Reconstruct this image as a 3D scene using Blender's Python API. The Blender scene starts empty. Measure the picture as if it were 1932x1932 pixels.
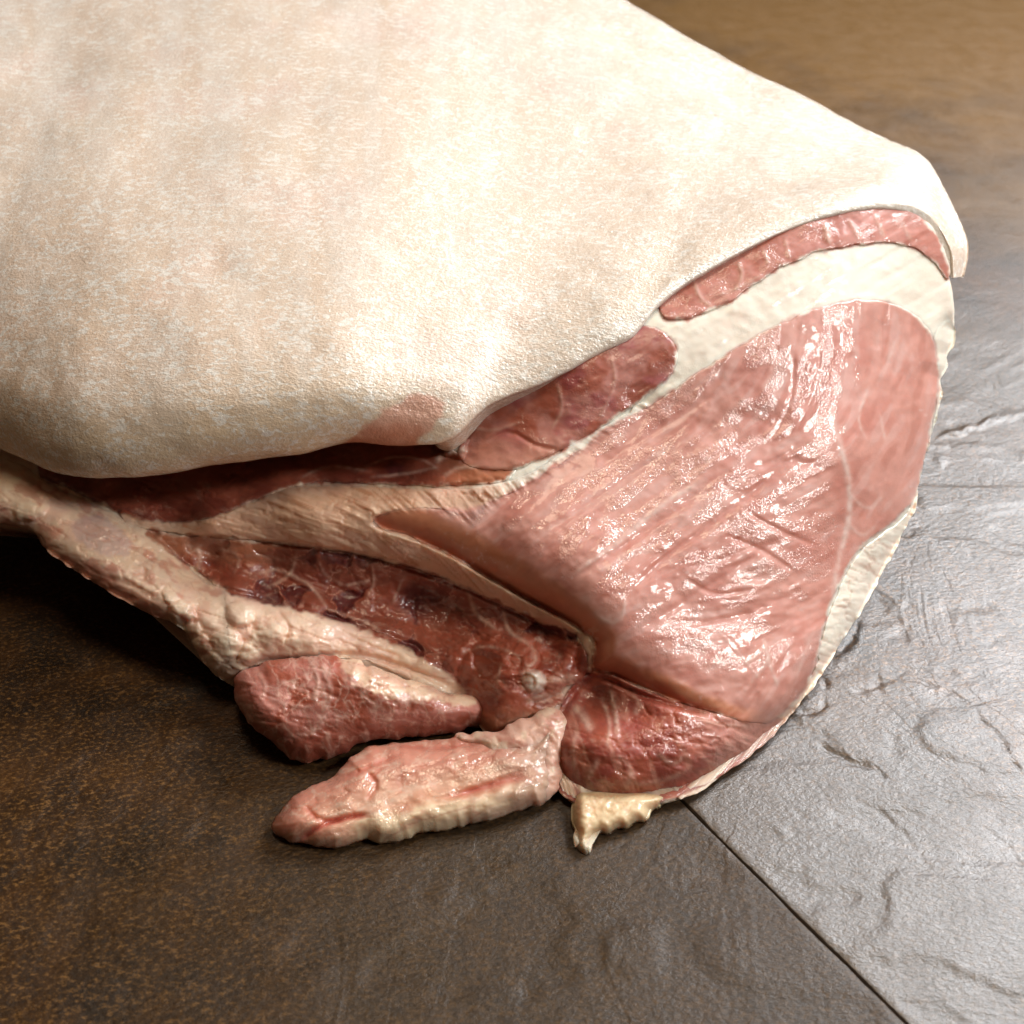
import bpy, math, random
import numpy as np
from mathutils import Vector, Matrix
from mathutils.geometry import delaunay_2d_cdt
from mathutils.bvhtree import BVHTree

random.seed(7); rng = np.random.default_rng(7)
scene = bpy.context.scene
col = scene.collection

# ------------------------------------------------------------------ camera
PITCH = math.radians(40.0)
CAM_H = 0.35
T = 0.4986                                   # tan(half field of view)
camd = bpy.data.cameras.new('camera')
cam = bpy.data.objects.new('camera', camd); col.objects.link(cam)
cam.location = (0, 0, CAM_H)
cam.rotation_euler = (math.pi/2 - PITCH, 0, 0)
camd.sensor_width = 36.0; camd.lens = 18.0/T
camd.clip_start = 0.01; camd.clip_end = 50
camd.dof.use_dof = True; camd.dof.focus_distance = 0.425; camd.dof.aperture_fstop = 11.0
scene.camera = cam

# ------------------------------------------------------------------ light
world = bpy.data.worlds.new('World'); scene.world = world; world.use_nodes = True
bg = world.node_tree.nodes['Background']
bg.inputs[0].default_value = (1.0, 0.62, 0.38, 1); bg.inputs[1].default_value = 0.02

def area(name, loc, target, sx, sy, power, color):
    l = bpy.data.lights.new(name, 'AREA'); l.shape = 'RECTANGLE'; l.size = sx; l.size_y = sy
    l.energy = power; l.color = color
    o = bpy.data.objects.new(name, l); col.objects.link(o); o.location = loc
    d = Vector(target) - Vector(loc)
    o.rotation_euler = d.to_track_quat('-Z', 'Y').to_euler()
    return o
area('window_light', (1.28, 1.30, 1.48), (0.08, 0.35, 0.05), 0.8, 0.9, 41, (0.97, 0.98, 1.0))
area('side_window_light', (1.35, -0.15, 1.30), (0.08, 0.35, 0.05), 0.30, 0.30, 13, (1.0, 0.97, 0.92))
area('ceiling_lamp', (0.05, 0.42, 1.9), (0.0, 0.35, 0.05), 0.5, 0.5, 6.0, (1.0, 0.78, 0.55))

vs = scene.view_settings
vs.view_transform = 'Standard'; vs.look = 'None'; vs.gamma = 1.0; vs.exposure = 0.50
scene.cycles.use_denoising = True
scene.cycles.max_bounces = 5; scene.cycles.diffuse_bounces = 2; scene.cycles.glossy_bounces = 2; scene.cycles.use_adaptive_sampling = True; scene.cycles.adaptive_threshold = .02

# ------------------------------------------------------------------ picture-plane helpers (measured on a 1932 px copy)
SP, CP = math.sin(PITCH), math.cos(PITCH)
CAM = np.array([0, 0, CAM_H])
def ray(x, y):
    a = (np.asarray(x, float)-966)/966*T; b = (966-np.asarray(y, float))/966*T
    return np.stack([a, CP + b*SP, -SP + b*CP], -1)
def at(x, y, s):
    return CAM + np.asarray(s, float)[..., None]*ray(x, y)
def floor_s(x, y):
    b = (966-np.asarray(y, float))/966*T
    return CAM_H/(SP - b*CP)

# ------------------------------------------------------------------ numpy noise
def _h(ix, iy, iz, seed):
    n = (ix*374761393 + iy*668265263 + iz*2147483647 + seed*974634777) & 0xffffffff
    n = ((n ^ (n >> 13))*1274126177) & 0xffffffff
    n = ((n ^ (n >> 16))*2246822519) & 0xffffffff
    return ((n ^ (n >> 15)) & 0xffffff)/float(0xffffff)
def noise3(p, seed=0):
    p = np.asarray(p, float); i = np.floor(p).astype(np.int64); f = p - i
    f = f*f*f*(f*(f*6-15)+10); r = 0
    for dx in (0, 1):
        for dy in (0, 1):
            for dz in (0, 1):
                w = (f[..., 0] if dx else 1-f[..., 0])*(f[..., 1] if dy else 1-f[..., 1])*(f[..., 2] if dz else 1-f[..., 2])
                r = r + w*_h(i[..., 0]+dx, i[..., 1]+dy, i[..., 2]+dz, seed)
    return r*2-1
def noise2(x, y, seed=0):
    x = np.asarray(x, float); y = np.asarray(y, float)
    ix = np.floor(x).astype(np.int64); iy = np.floor(y).astype(np.int64)
    fx = x-ix; fy = y-iy
    fx = fx*fx*fx*(fx*(fx*6-15)+10); fy = fy*fy*fy*(fy*(fy*6-15)+10)
    z = np.zeros_like(ix)
    a = _h(ix, iy, z, seed); b = _h(ix+1, iy, z, seed); c = _h(ix, iy+1, z, seed); d = _h(ix+1, iy+1, z, seed)
    return ((a*(1-fx)+b*fx)*(1-fy) + (c*(1-fx)+d*fx)*fy)*2-1
def fbm(x, y, seed=0, octs=4, gain=.5):
    r = 0; a = 1; t = 0
    for k in range(octs):
        r = r + a*noise2(np.asarray(x)*2**k+k*17.3, np.asarray(y)*2**k+k*9.1, seed+k); t += a; a *= gain
    return r/t
def voro(x, y, seed=0, jit=.9):
    ix = np.floor(x).astype(np.int64); iy = np.floor(y).astype(np.int64)
    f1 = np.full(x.shape, 9.); f2 = np.full(x.shape, 9.); cid = np.zeros(x.shape)
    for dx in (-1, 0, 1):
        for dy in (-1, 0, 1):
            cx = ix+dx; cy = iy+dy; z = np.zeros_like(cx)
            px = cx+.5+jit*(_h(cx, cy, z, seed)-.5); py = cy+.5+jit*(_h(cx, cy, z, seed+51)-.5)
            d = np.hypot(px-x, py-y); i = _h(cx, cy, z, seed+77)
            m = d < f1
            f2 = np.where(m, f1, np.minimum(f2, d)); cid = np.where(m, i, cid); f1 = np.where(m, d, f1)
    return f1, f2, cid
def sstep(a, b, x):
    t = np.clip((x-a)/(b-a), 0, 1); return t*t*(3-2*t)
def pdist(x, y, poly, closed=False, maxd=None):
    """distance to a polyline and the fraction along it"""
    p = np.asarray(poly, float); x = np.asarray(x, float); y = np.asarray(y, float)
    if closed: p = np.vstack([p, p[:1]])
    best = np.full(x.shape, 1e9 if maxd is None else float(maxd)); fr = np.zeros(x.shape)
    L = np.r_[0, np.cumsum(np.hypot(*(p[1:]-p[:-1]).T))]
    for i in range(len(p)-1):
        ax, ay = p[i]; bx, by = p[i+1]; vx, vy = bx-ax, by-ay
        if maxd is None: idx = slice(None); X, Y, B = x, y, best
        else:
            idx = np.nonzero((x > min(ax, bx)-maxd) & (x < max(ax, bx)+maxd) & (y > min(ay, by)-maxd) & (y < max(ay, by)+maxd))
            X, Y, B = x[idx], y[idx], best[idx]
            if X.size == 0: continue
        t = np.clip(((X-ax)*vx+(Y-ay)*vy)/max(vx*vx+vy*vy, 1e-9), 0, 1)
        d = np.hypot(X-ax-t*vx, Y-ay-t*vy); m = d < B
        best[idx] = np.where(m, d, B); fr[idx] = np.where(m, (L[i]+t*(L[i+1]-L[i]))/L[-1], fr[idx])
    return best, fr
def inside(x, y, p):
    p = np.asarray(p, float); r = np.zeros(x.shape, bool); j = len(p)-1
    for i in range(len(p)):
        xi, yi = p[i]; xj, yj = p[j]
        c = ((yi > y) != (yj > y)) & (x < (xj-xi)*(y-yi)/((yj-yi) if abs(yj-yi) > 1e-9 else 1e-9)+xi)
        r ^= c; j = i
    return r
def smooth(poly, step, closed=True):
    p = np.asarray(poly, float); n = len(p); out = []
    rngi = range(n) if closed else range(n-1)
    for i in rngi:
        if closed: p0, p1, p2, p3 = p[i-1], p[i], p[(i+1) % n], p[(i+2) % n]
        else: p0, p1, p2, p3 = p[max(i-1, 0)], p[i], p[i+1], p[min(i+2, n-1)]
        m = 24; t = (np.arange(m)/m)[:, None]
        # centripetal-like damping so that corners do not loop
        d = np.linalg.norm(p2-p1); t1 = (p2-p0)*d/(np.linalg.norm(p2-p0)+1e-9); t2 = (p3-p1)*d/(np.linalg.norm(p3-p1)+1e-9)
        out.append((2*t**3-3*t**2+1)*p1+(t**3-2*t**2+t)*t1+(-2*t**3+3*t**2)*p2+(t**3-t**2)*t2)
    q = np.vstack(out)
    if closed: q = np.vstack([q, q[:1]])
    else: q = np.vstack([q, p[-1:]])
    L = np.r_[0, np.cumsum(np.linalg.norm(q[1:]-q[:-1], axis=1))]
    k = max(int(L[-1]/step), 6)
    u = np.linspace(0, L[-1], k, endpoint=not closed)
    return np.stack([np.interp(u, L, q[:, c]) for c in range(q.shape[1])], 1)
def tps(anchors, lam=1e-4):
    A = np.asarray(anchors, float); X = A[:, :2]/500.; v = A[:, 2]; n = len(A)
    def K(d2): return .5*d2*np.log(d2+1e-12)
    d2 = ((X[:, None]-X[None])**2).sum(-1)
    M = np.zeros((n+3, n+3)); M[:n, :n] = K(d2)+lam*np.eye(n); M[:n, n] = 1; M[:n, n+1:] = X; M[n, :n] = 1; M[n+1:, :n] = X.T
    w = np.linalg.solve(M, np.r_[v, 0, 0, 0])
    def f(x, y):
        x = np.asarray(x, float)/500.; y = np.asarray(y, float)/500.
        r = w[n]+w[n+1]*x+w[n+2]*y
        for i in range(n): r = r+w[i]*K((x-X[i, 0])**2+(y-X[i, 1])**2)
        return r
    return f
def lerp(a, b, t):
    t = np.asarray(t)[..., None]; return np.asarray(a)*(1-t)+np.asarray(b)*t

# ------------------------------------------------------------------ mesh helpers
def mesh_obj(name, co, faces, mat, parent=None, colr=None, smooth_faces=True, film=None):
    me = bpy.data.meshes.new(name); me.from_pydata([tuple(c) for c in co], [], faces); me.update()
    if smooth_faces: me.polygons.foreach_set('use_smooth', np.ones(len(me.polygons), bool))
    if colr is not None:
        a = me.color_attributes.new('Col', 'FLOAT_COLOR', 'POINT')
        rgba = np.ones((len(co), 4), np.float32); rgba[:, :3] = np.clip(colr, 0, 1)
        if film is not None: rgba[:len(film), 3] = np.clip(film, 0, 1)
        a.data.foreach_set('color', rgba.ravel())
    me.materials.append(mat)
    o = bpy.data.objects.new(name, me); col.objects.link(o)
    if parent is not None: o.parent = parent
    return o
def grid_faces(nu, nv):
    i = np.arange((nu-1)*(nv-1)); r = i//(nv-1); c = i % (nv-1); a = r*nv+c
    return np.stack([a, a+1, a+nv+1, a+nv], 1)

# ------------------------------------------------------------------ materials
class NT:
    def __init__(s, name):
        s.m = bpy.data.materials.new(name); s.m.use_nodes = True; s.t = s.m.node_tree; s.n = s.t.nodes
        s.b = s.n['Principled BSDF']; s.tc = s.n.new('ShaderNodeTexCoord')
    def link(s, a, b): s.t.links.new(a, b)
    def noise(s, scale, detail=3, rough=.55, stretch=None, rot=(0, 0, 0), dist=0.):
        n = s.n.new('ShaderNodeTexNoise'); n.inputs['Scale'].default_value = scale; n.inputs['Detail'].default_value = detail
        n.inputs['Roughness'].default_value = rough; n.inputs['Distortion'].default_value = dist
        mp = s.n.new('ShaderNodeMapping'); mp.inputs['Scale'].default_value = stretch or (1, 1, 1); mp.inputs['Rotation'].default_value = rot
        s.link(s.tc.outputs['Object'], mp.inputs[0]); s.link(mp.outputs[0], n.inputs[0])
        return n.outputs[0]
    def ramp(s, v, stops):
        r = s.n.new('ShaderNodeValToRGB'); e = r.color_ramp.elements
        while len(e) < len(stops): e.new(.5)
        for k, (p, c) in enumerate(stops):
            e[k].position = p; e[k].color = (c, c, c, 1) if not isinstance(c, tuple) else (*c, 1)
        s.link(v, r.inputs[0]); return r.outputs[0]
    def mix(s, f, a, b, mode='MIX'):
        m = s.n.new('ShaderNodeMix'); m.data_type = 'RGBA'; m.blend_type = mode
        for k, v in ((0, f), (6, a), (7, b)):
            if isinstance(v, (int, float)): m.inputs[k].default_value = v
            elif isinstance(v, tuple): m.inputs[k].default_value = (*v, 1)
            else: s.link(v, m.inputs[k])
        return m.outputs[2]
    def math(s, op, a, b):
        m = s.n.new('ShaderNodeMath'); m.operation = op
        for k, v in enumerate((a, b)):
            if isinstance(v, (int, float)): m.inputs[k].default_value = v
            else: s.link(v, m.inputs[k])
        return m.outputs[0]
    def bump(s, v, strength, dist, prev=None):
        b = s.n.new('ShaderNodeBump'); b.inputs['Strength'].default_value = strength; b.inputs['Distance'].default_value = dist
        s.link(v, b.inputs['Height'])
        if prev is not None: s.link(prev, b.inputs['Normal'])
        return b.outputs[0]
    def set(s, **k):
        for a, v in k.items():
            i = s.b.inputs[a.replace('_', ' ')]
            if isinstance(v, (int, float, tuple)): i.default_value = v
            else: s.link(v, i)

def meat_material(name, rough=.38, coat=.6, coat_rough=.14, micro=.5, sss=.35, sssr=.004, var=.25, wet=.5, ior=1.6):
    k = NT(name); k.b.subsurface_method = 'BURLEY'
    at_ = k.n.new('ShaderNodeAttribute'); at_.attribute_name = 'Col'
    v = k.noise(260, 3, .65)
    c = k.mix(var, at_.outputs[0], k.ramp(v, [(.3, .45), (.7, 1.0)]), 'MULTIPLY')
    # crinkled wet film, patchy
    m1 = k.noise(980, 1.3, .7, stretch=(1., .75, 1.3), rot=(.3, .2, .6))
    hgt = k.math('MULTIPLY', m1, k.math('ADD', k.math('MULTIPLY', at_.outputs['Alpha'], .92), .08))
    nb = k.bump(hgt, micro, .00042); nb2 = k.bump(hgt, micro*.3, .0005); k.set(Coat_IOR=ior)
    k.set(Base_Color=c, Roughness=rough, Coat_Roughness=coat_rough, Subsurface_Weight=sss, Subsurface_Radius=(1., .38, .22), Subsurface_Scale=sssr, Coat_Weight=k.math('ADD', k.math('MULTIPLY', at_.outputs['Alpha'], coat*.85), coat*.15))
    k.link(nb2, k.b.inputs['Normal']); k.link(nb, k.b.inputs['Coat Normal'])
    return k.m
M_muscle = meat_material('pink_wet_muscle', rough=.50, coat=1., coat_rough=.05, micro=1., ior=1.9, sss=.55, sssr=.006, var=.15)
M_red = meat_material('red_moist_muscle', rough=.52, coat=.9, coat_rough=.07, micro=.8, sss=.45, sssr=.005)
M_fat = meat_material('soft_fat', rough=.42, coat=.5, coat_rough=.12, micro=.4, sss=.5, sssr=.006, var=.10)

def skin_material():
    k = NT('pork_skin')
    at_ = k.n.new('ShaderNodeAttribute'); at_.attribute_name = 'Col'
    big = k.noise(28, 4, .6)
    c = k.mix(k.ramp(big, [(.35, 0.), (.75, .25)]), at_.outputs[0], (.85, .68, .58))
    drift = k.math('MULTIPLY', k.math('SUBTRACT', k.noise(60, 3, .6), .5), .22)
    fl = k.math('ADD', k.noise(340, 4, .7, stretch=(.65, 1.3, 1.), rot=(0, 0, .25), dist=.5), drift)
    c0 = c; c = k.mix(k.ramp(fl, [(.51, 0.), (.60, 1.)]), c, (.95, .90, .82))
    fl2 = k.math('ADD', k.noise(560, 3, .6, stretch=(.6, 1.3, 1.), rot=(0, 0, .2)), drift)
    c = k.mix(k.ramp(fl2, [(.55, 0.), (.70, .7)]), c, (.94, .90, .83))
    sep = k.n.new('ShaderNodeSeparateColor'); k.link(at_.outputs[0], sep.inputs[0])
    c = k.mix(k.ramp(sep.outputs[1], [(.50, 0.), (.60, 1.)]), at_.outputs[0], c)
    c = k.mix(k.ramp(k.noise(13, 4, .65), [(.56, 0.), (.74, .2)]), c, (.84, .66, .54))
    b1 = k.noise(760, 2, .7, stretch=(.75, 1.2, 1), rot=(0, 0, .25))
    nb = k.bump(b1, 1., .0010); nbd = k.bump(b1, .55, .0006)
    k.set(Base_Color=c, Roughness=.5, Coat_Weight=1., Coat_Roughness=.09, Coat_IOR=1.7, Subsurface_Weight=0.)
    k.link(nbd, k.b.inputs['Normal']); k.link(nb, k.b.inputs['Coat Normal'])
    return k.m
M_skin = skin_material()

def tile_material(name, grey, seed, alb, coat):
    k = NT(name)
    off = (seed*3.7, seed*1.3, 0)
    big = k.noise(5.5, 5, .6, dist=.6); mid = k.noise(26, 6, .65, stretch=(1, 1, 1)); spk = k.noise(620, 4, .7, stretch=(.7, 1.2, 1), rot=(0, 0, -.5))
    rust = (.085*alb, .034*alb, .007*alb); umber = (.016*alb, .008*alb, .0035*alb); stone = (.055*alb, .040*alb, .027*alb)
    c = k.mix(k.ramp(mid, [(.35, 0.), (.65, 1.)]), umber, rust)
    c = k.mix(k.ramp(big, [(.42-grey, 0.), (.68-grey, 1.)]), c, stone)
    c = k.mix(k.ramp(spk, [(.52, 0.), (.70, .75)]), c, (.36*alb, .175*alb, .05*alb))
    c = k.mix(k.ramp(spk, [(.30, .8), (.46, 0.)]), c, (.010, .006, .004))
    for pt, rad, rc in (((.62, 1.45, 0), .85, (.36, .19, .055)), ((.05, .14, 0), .22, (.060, .032, .010))):
        vm = k.n.new('ShaderNodeVectorMath'); vm.operation = 'DISTANCE'; k.link(k.tc.outputs['Object'], vm.inputs[0]); vm.inputs[1].default_value = pt
        dist_ = k.math('DIVIDE', k.math('ADD', vm.outputs['Value'], k.math('MULTIPLY', k.math('SUBTRACT', k.noise(7, 4, .6), .5), rad*1.2)), rad)
        c = k.mix(k.ramp(dist_, [(.45, .8), (1., 0.)]), c, k.mix(k.ramp(spk, [(.35, 0.), (.65, 1.)]), tuple(v*.35 for v in rc), rc))
    cl = k.noise(9, 5, .6, stretch=(1., .8, 1.), rot=(0, 0, .7), dist=.7)                 # cleft layers of the stone
    cl = k.ramp(cl, [(.36, 0.), (.385, .22), (.45, .26), (.465, .48), (.53, .52), (.55, .76), (.63, .8), (.65, 1.)])
    b1 = k.noise(430, 4, .72, stretch=(.7, 1.2, 1), rot=(0, 0, -.5))
    nb = k.bump(cl, .36, .0013); nb = k.bump(b1, .55, .0009, nb)
    r = k.ramp(k.noise(40, 3, .6), [(.3, .36), (.7, .56)])
    k.set(Base_Color=c, Roughness=r, Specular_IOR_Level=.32+.65*coat, Coat_Weight=coat, Coat_Roughness=.36, Coat_IOR=1.75)
    k.link(nb, k.b.inputs['Coat Normal'])
    k.link(nb, k.b.inputs['Normal'])
    return k.m
def plain(name, c, rough):
    k = NT(name)
    n = k.noise(400, 4, .6); k.set(Base_Color=k.mix(k.ramp(n, [(.3, 0.), (.7, 1.)]), tuple(x*.5 for x in c), c), Roughness=rough); return k.m

# ------------------------------------------------------------------ floor: two big slate tiles with one open joint
def fl(x, y):
    p = at(np.array(float(x)), np.array(float(y)), floor_s(x, y)); return p[:2]
J0 = fl(1316, 1540); J1 = fl(1712, 1932)
ju = (J1-J0)/np.linalg.norm(J1-J0); jv = np.array([-ju[1], ju[0]])      # jv points to the right-hand tile
if jv[0] < 0: jv = -jv
floor = bpy.data.objects.new('floor', None)
def make_floor_bed():
    s = 3.0
    return mesh_obj('floor', [(-s, -1.5, -.006), (s, -1.5, -.006), (s, 4, -.006), (-s, 4, -.006)], [(0, 1, 2, 3)], plain('grout', (.05, .026, .012), .8))
floor = make_floor_bed(); floor['kind'] = 'structure'; floor['label'] = 'brown slate effect floor tiles with a narrow dark joint'

# raised and split places in the slate, followed from the picture: (points, half width, height)
cracks = [
 ([(1535,1395),(1570,1415),(1620,1440),(1665,1462),(1695,1478)], .0022, -.0022),
 ([(1560,1310),(1640,1300),(1700,1285),(1750,1290),(1790,1312),(1835,1345)], .0020, -.0016),
 ([(1835,1345),(1875,1385),(1910,1435),(1932,1470)], .0022, -.0014),
 ([(1620,1165),(1612,1200),(1580,1235)], .004, -.0022),
 ([(1545,1275),(1562,1310),(1545,1335),(1490,1345)], .0035, -.0025),
 ([(1600,1500),(1660,1530),(1720,1590),(1760,1640),(1785,1655)], .0018, -.0010),
 ([(1655,1270),(1665,1310)], .0020, -.0009),
 ([(1690,1370),(1682,1420)], .0022, -.0010),
 ([(1765,830),(1850,802),(1932,780)], .006, .0030),
 ([(1770,1470),(1810,1480)], .003, -.0012),
 ([(1860,1230),(1900,1190)], .003, -.0010),
 ([(1860,1560),(1900,1590),(1932,1640)], .003, -.0012),
 ([(1145,1760),(1150,1800),(1135,1840)], .0025, .0010),
 ([(1380,1740),(1392,1790),(1385,1850)], .0025, .0012),
]
cr_w = [(np.array([fl(*q) for q in smooth(p, 10, False)]), w*.42, h*.6) for p, w, h in cracks]
def tile(name, side, mat, seed):
    def axis(lo, hi, fine_lo, fine_hi, d0):
        a = [fine_lo]; d = d0
        while a[0] > lo: d *= 1.13; a.insert(0, max(a[0]-d, lo))
        f = list(np.arange(fine_lo+d0, fine_hi, d0)); a += f; d = d0
        while a[-1] < hi: d *= 1.13; a.append(min(a[-1]+d, hi))
        return np.array(a)
    U = axis(-2.6, 1.2, -.42 if side > 0 else -.22, .16, .0012 if side > 0 else .0022)
    V = np.r_[0, .0002, .0005, .0012, axis(.003, 1.9, .0045, .30, .0012 if side > 0 else .0024)]
    uu, vv = np.meshgrid(U, V, indexing='ij')
    edge = .0001+.0004*fbm(uu*60, uu*0, seed, 3)+.0011*np.clip(fbm(uu*35, uu*0+3, seed+9, 2)-.2, 0, 1)
    v2 = vv+edge*np.exp(-vv/.004)
    X = J0[0]+ju[0]*uu+side*jv[0]*v2; Y = J0[1]+ju[1]*uu+side*jv[1]*v2
    Z = .0009*fbm(X*10, Y*10, seed+20, 2, .4)+.00012*fbm(X*60, Y*60, seed+30, 3)
    st = fbm(X*9+fbm(X*30, Y*30, 5)*.4, Y*22, seed+40, 4)                 # layered cleaving
    Z += .0005*(sstep(.06, .18, st)+sstep(-.26, -.15, st)-1)
    Z *= sstep(.50, .30, vv)*sstep(-.62, -.40, uu)*.8+.2*sstep(-1.2, -.5, uu)
    near = (X > -.4) & (X < .5) & (Y < .75)
    for p, w, h in cr_w:
        xn, yn = X[near], Y[near]; xn = xn+.0022*fbm(xn*130, yn*130, 71, 3); yn = yn+.0022*fbm(xn*130, yn*130, 72, 3)
        d, fr = pdist(xn, yn, p, False, w*5)
        wob = np.clip(.75+.9*fbm(xn*110, yn*110, 3, 2), .12, 2)*np.clip(np.minimum(fr, 1-fr)*5+.1, 0, 1)
        Z[near] += h*np.exp(-(d/(w*wob+1e-5))**2)*np.clip(wob, 0, 1)
    Z = np.clip(Z, -.004, .0035)
    bev = np.exp(-(vv/.0009)); Z = Z*(1-np.exp(-vv/.006)*.8)-.0045*(vv < 1e-9)-.0005*bev
    co = np.stack([X, Y, Z], -1).reshape(-1, 3)
    f = grid_faces(len(U), len(V))
    if side > 0: f = f[:, ::-1]
    o = mesh_obj(name, co, f.tolist(), mat, floor)
    return o
M_tile = tile_material('slate_tile_brown_shaded', -.14, 1, .70, .14); M_tile2 = tile_material('slate_tile_grey_glare', .04, 2, .9, .7)  # same stone twice: brown copy darkened for shade, grey copy glossed for glare
t1 = tile('tile', -1, M_tile, 3); t2 = tile('tile', 1, M_tile2, 5)

# ------------------------------------------------------------------ the joint of pork
leg = bpy.data.objects.new('pork_leg', None); col.objects.link(leg); leg.location = (0, 0, 0)
leg['label'] = 'raw pork leg joint with pale skin and cut pink face resting on slate tiles'
leg['category'] = 'pork joint'

# --- skin: lofted from its cut lip over the top and down behind to the floor
lip = [(-300,700,.50),(-100,795,.475),(0,838,.460),(90,882,.446),(165,899,.437),(280,895,.432),(420,877,.430),(560,853,.430),(660,830,.431),
       (760,838,.431),(850,822,.430),(930,757,.4345),(1040,714,.4368),(1130,664,.4395),(1195,632,.4425),(1240,580,.4465),(1300,534,.4505),(1390,482,.456),
       (1480,437,.462),(1570,406,.467),(1650,394,.472),(1710,402,.477),(1750,430,.482),(1778,478,.487),(1793,524,.490)]
top = [(-500,-250,.76),(-300,-300,.77),(-100,-300,.78),(60,-300,.79),(200,-300,.79),(360,-300,.79),(540,-280,.78),(700,-240,.77),(830,-190,.75),
       (950,-130,.73),(1060,-66,.705),(1174,0,.68),(1260,51,.66),(1340,95,.645),(1412,133,.63),(1494,172,.61),(1560,205,.595),(1625,238,.58),
       (1676,264,.565),(1729,286,.55),(1765,322,.535),(1792,368,.522),(1812,412,.512),(1832,464,.504),(1820,522,.500)]
NU, prof = 25, [(.06,-.02),(.15,-.022),(.325,.055),(.5,.19),(.757,.50),(.90,.78)]
rows = []
for k in range(25):
    lx, ly, ls = lip[k]; tx, ty, ts = top[k]
    L = math.hypot(tx-lx, ty-ly)
    P = []
    th = .022 if k < 9 else (.012 if k < 11 else .005)
    if k < 10:                                          # free lip, tucked back under itself
        P.append(at(np.array(lx+(tx-lx)*min(60/L, .5)), np.array(ly+(ty-ly)*min(60/L, .5)), np.array(ls+th+.012)))
        P.append(at(np.array(lx+(tx-lx)*min(14/L, .2)), np.array(ly+(ty-ly)*min(14/L, .2)), np.array(ls+th*.75)))
    else:                                               # grown on to the meat, running in under it
        P.append(at(np.array(lx-(tx-lx)*26/L), np.array(ly-(ty-ly)*26/L), np.array(ls+.014)))
        P.append(at(np.array(lx-(tx-lx)*10/L), np.array(ly-(ty-ly)*10/L), np.array(ls+.005)))
    P.append(at(np.array(float(lx)), np.array(float(ly)), np.array(ls+(.002 if k < 10 else .0005))))
    a0 = min((26 if k < 10 else 15)/L, .2)
    bl = min(max((k-8.5)/2.5, 0), 1)
    for (t, g), gf in zip(prof, (.004, .024, .105, .235, .535, .80)):
        g = g*(1-bl)+gf*bl
        t = max(t, a0) if t == .06 else max(t, a0*1.8) if t == .15 else t
        P.append(at(np.array(lx+(tx-lx)*t), np.array(ly+(ty-ly)*t), np.array(ls+g*(ts-ls)-((.003 if k < 9 else .0) if t < .1 else 0))))
    Q = at(np.array(float(tx)), np.array(float(ty)), np.array(ts)); P.append(Q)
    o = np.array([.45, .85, 0]) if k > 4 else np.array([.25, .95, 0])
    w = min(1., L/500.); tip = min(max((k-17)/5., 0), 1)
    for dxy, fz, dt in ((.030, .86, .012), (.055, .62, .03), (.060, .33, .05), (.035, .10, .07), (.0, .03, .09)):
        b = Q+o*dxy*(.35+.65*w); b[2] = max(Q[2]*(fz if w > .6 else fz*.6+.4*fz**.5), .004)
        b2 = Q+np.array([-.75, .62, -.22])*dt
        P.append(b*(1-tip)+b2*tip)
    rows.append(P)
CT = np.array(rows)                                     # 25 x m x 3
def cr_resample(Pk, n, axis=0):
    Pk = np.moveaxis(Pk, axis, 0); m = len(Pk)
    u = np.linspace(0, m-1, n); i = np.minimum(u.astype(int), m-2); t = (u-i).reshape(-1, *([1]*(Pk.ndim-1)))
    p1, p2 = Pk[i], Pk[i+1]; p0 = Pk[np.maximum(i-1, 0)]; p3 = Pk[np.minimum(i+2, m-1)]
    e0 = np.where((i == 0).reshape(t.shape), 2*p1-p2, p0); e3 = np.where((i == m-2).reshape(t.shape), 2*p2-p1, p3)
    r = .5*((2*p1)+(-e0+p2)*t+(2*e0-5*p1+4*p2-e3)*t**2+(-e0+3*p1-3*p2+e3)*t**3)
    return np.moveaxis(r, 0, axis)
NUu, NVv = 440, 400
G = cr_resample(cr_resample(CT, NUu, 0), NVv, 1)
def smooth_rows(Gx, it, vlo):
    for _ in range(it):
        H = Gx.copy(); H[1:-1] = (Gx[:-2]+2*Gx[1:-1]+Gx[2:])/4
        wv = sstep(vlo, vlo+40, np.arange(Gx.shape[1]))[None, :, None]
        Gx = Gx*(1-wv)+H*wv
    return Gx
G = smooth_rows(G, 60, 110)
def grid_normals(Gx):
    du = np.gradient(Gx, axis=0); dv = np.gradient(Gx, axis=1); n = np.cross(du, dv)
    n /= np.linalg.norm(n, axis=-1, keepdims=True)+1e-12
    return n
N = grid_normals(G)
if N[260, 200, 2] < 0: N = -N
lump = .0014*noise3(G*24, 1)+.0004*noise3(G*70, 2)+.00012*noise3(G*160, 3)+.0001*noise3(G*np.array([300, 520, 420]), 4)
G2 = G+N*lump[..., None]
vi = np.arange(NVv)/NVv
def to_px(P):
    v = P-CAM; f = v[..., 1]*CP-v[..., 2]*SP; u = v[..., 1]*SP+v[..., 2]*CP
    return 966+v[..., 0]/f/T*966, 966-u/f/T*966
pxs0, pys0 = to_px(G)
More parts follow.
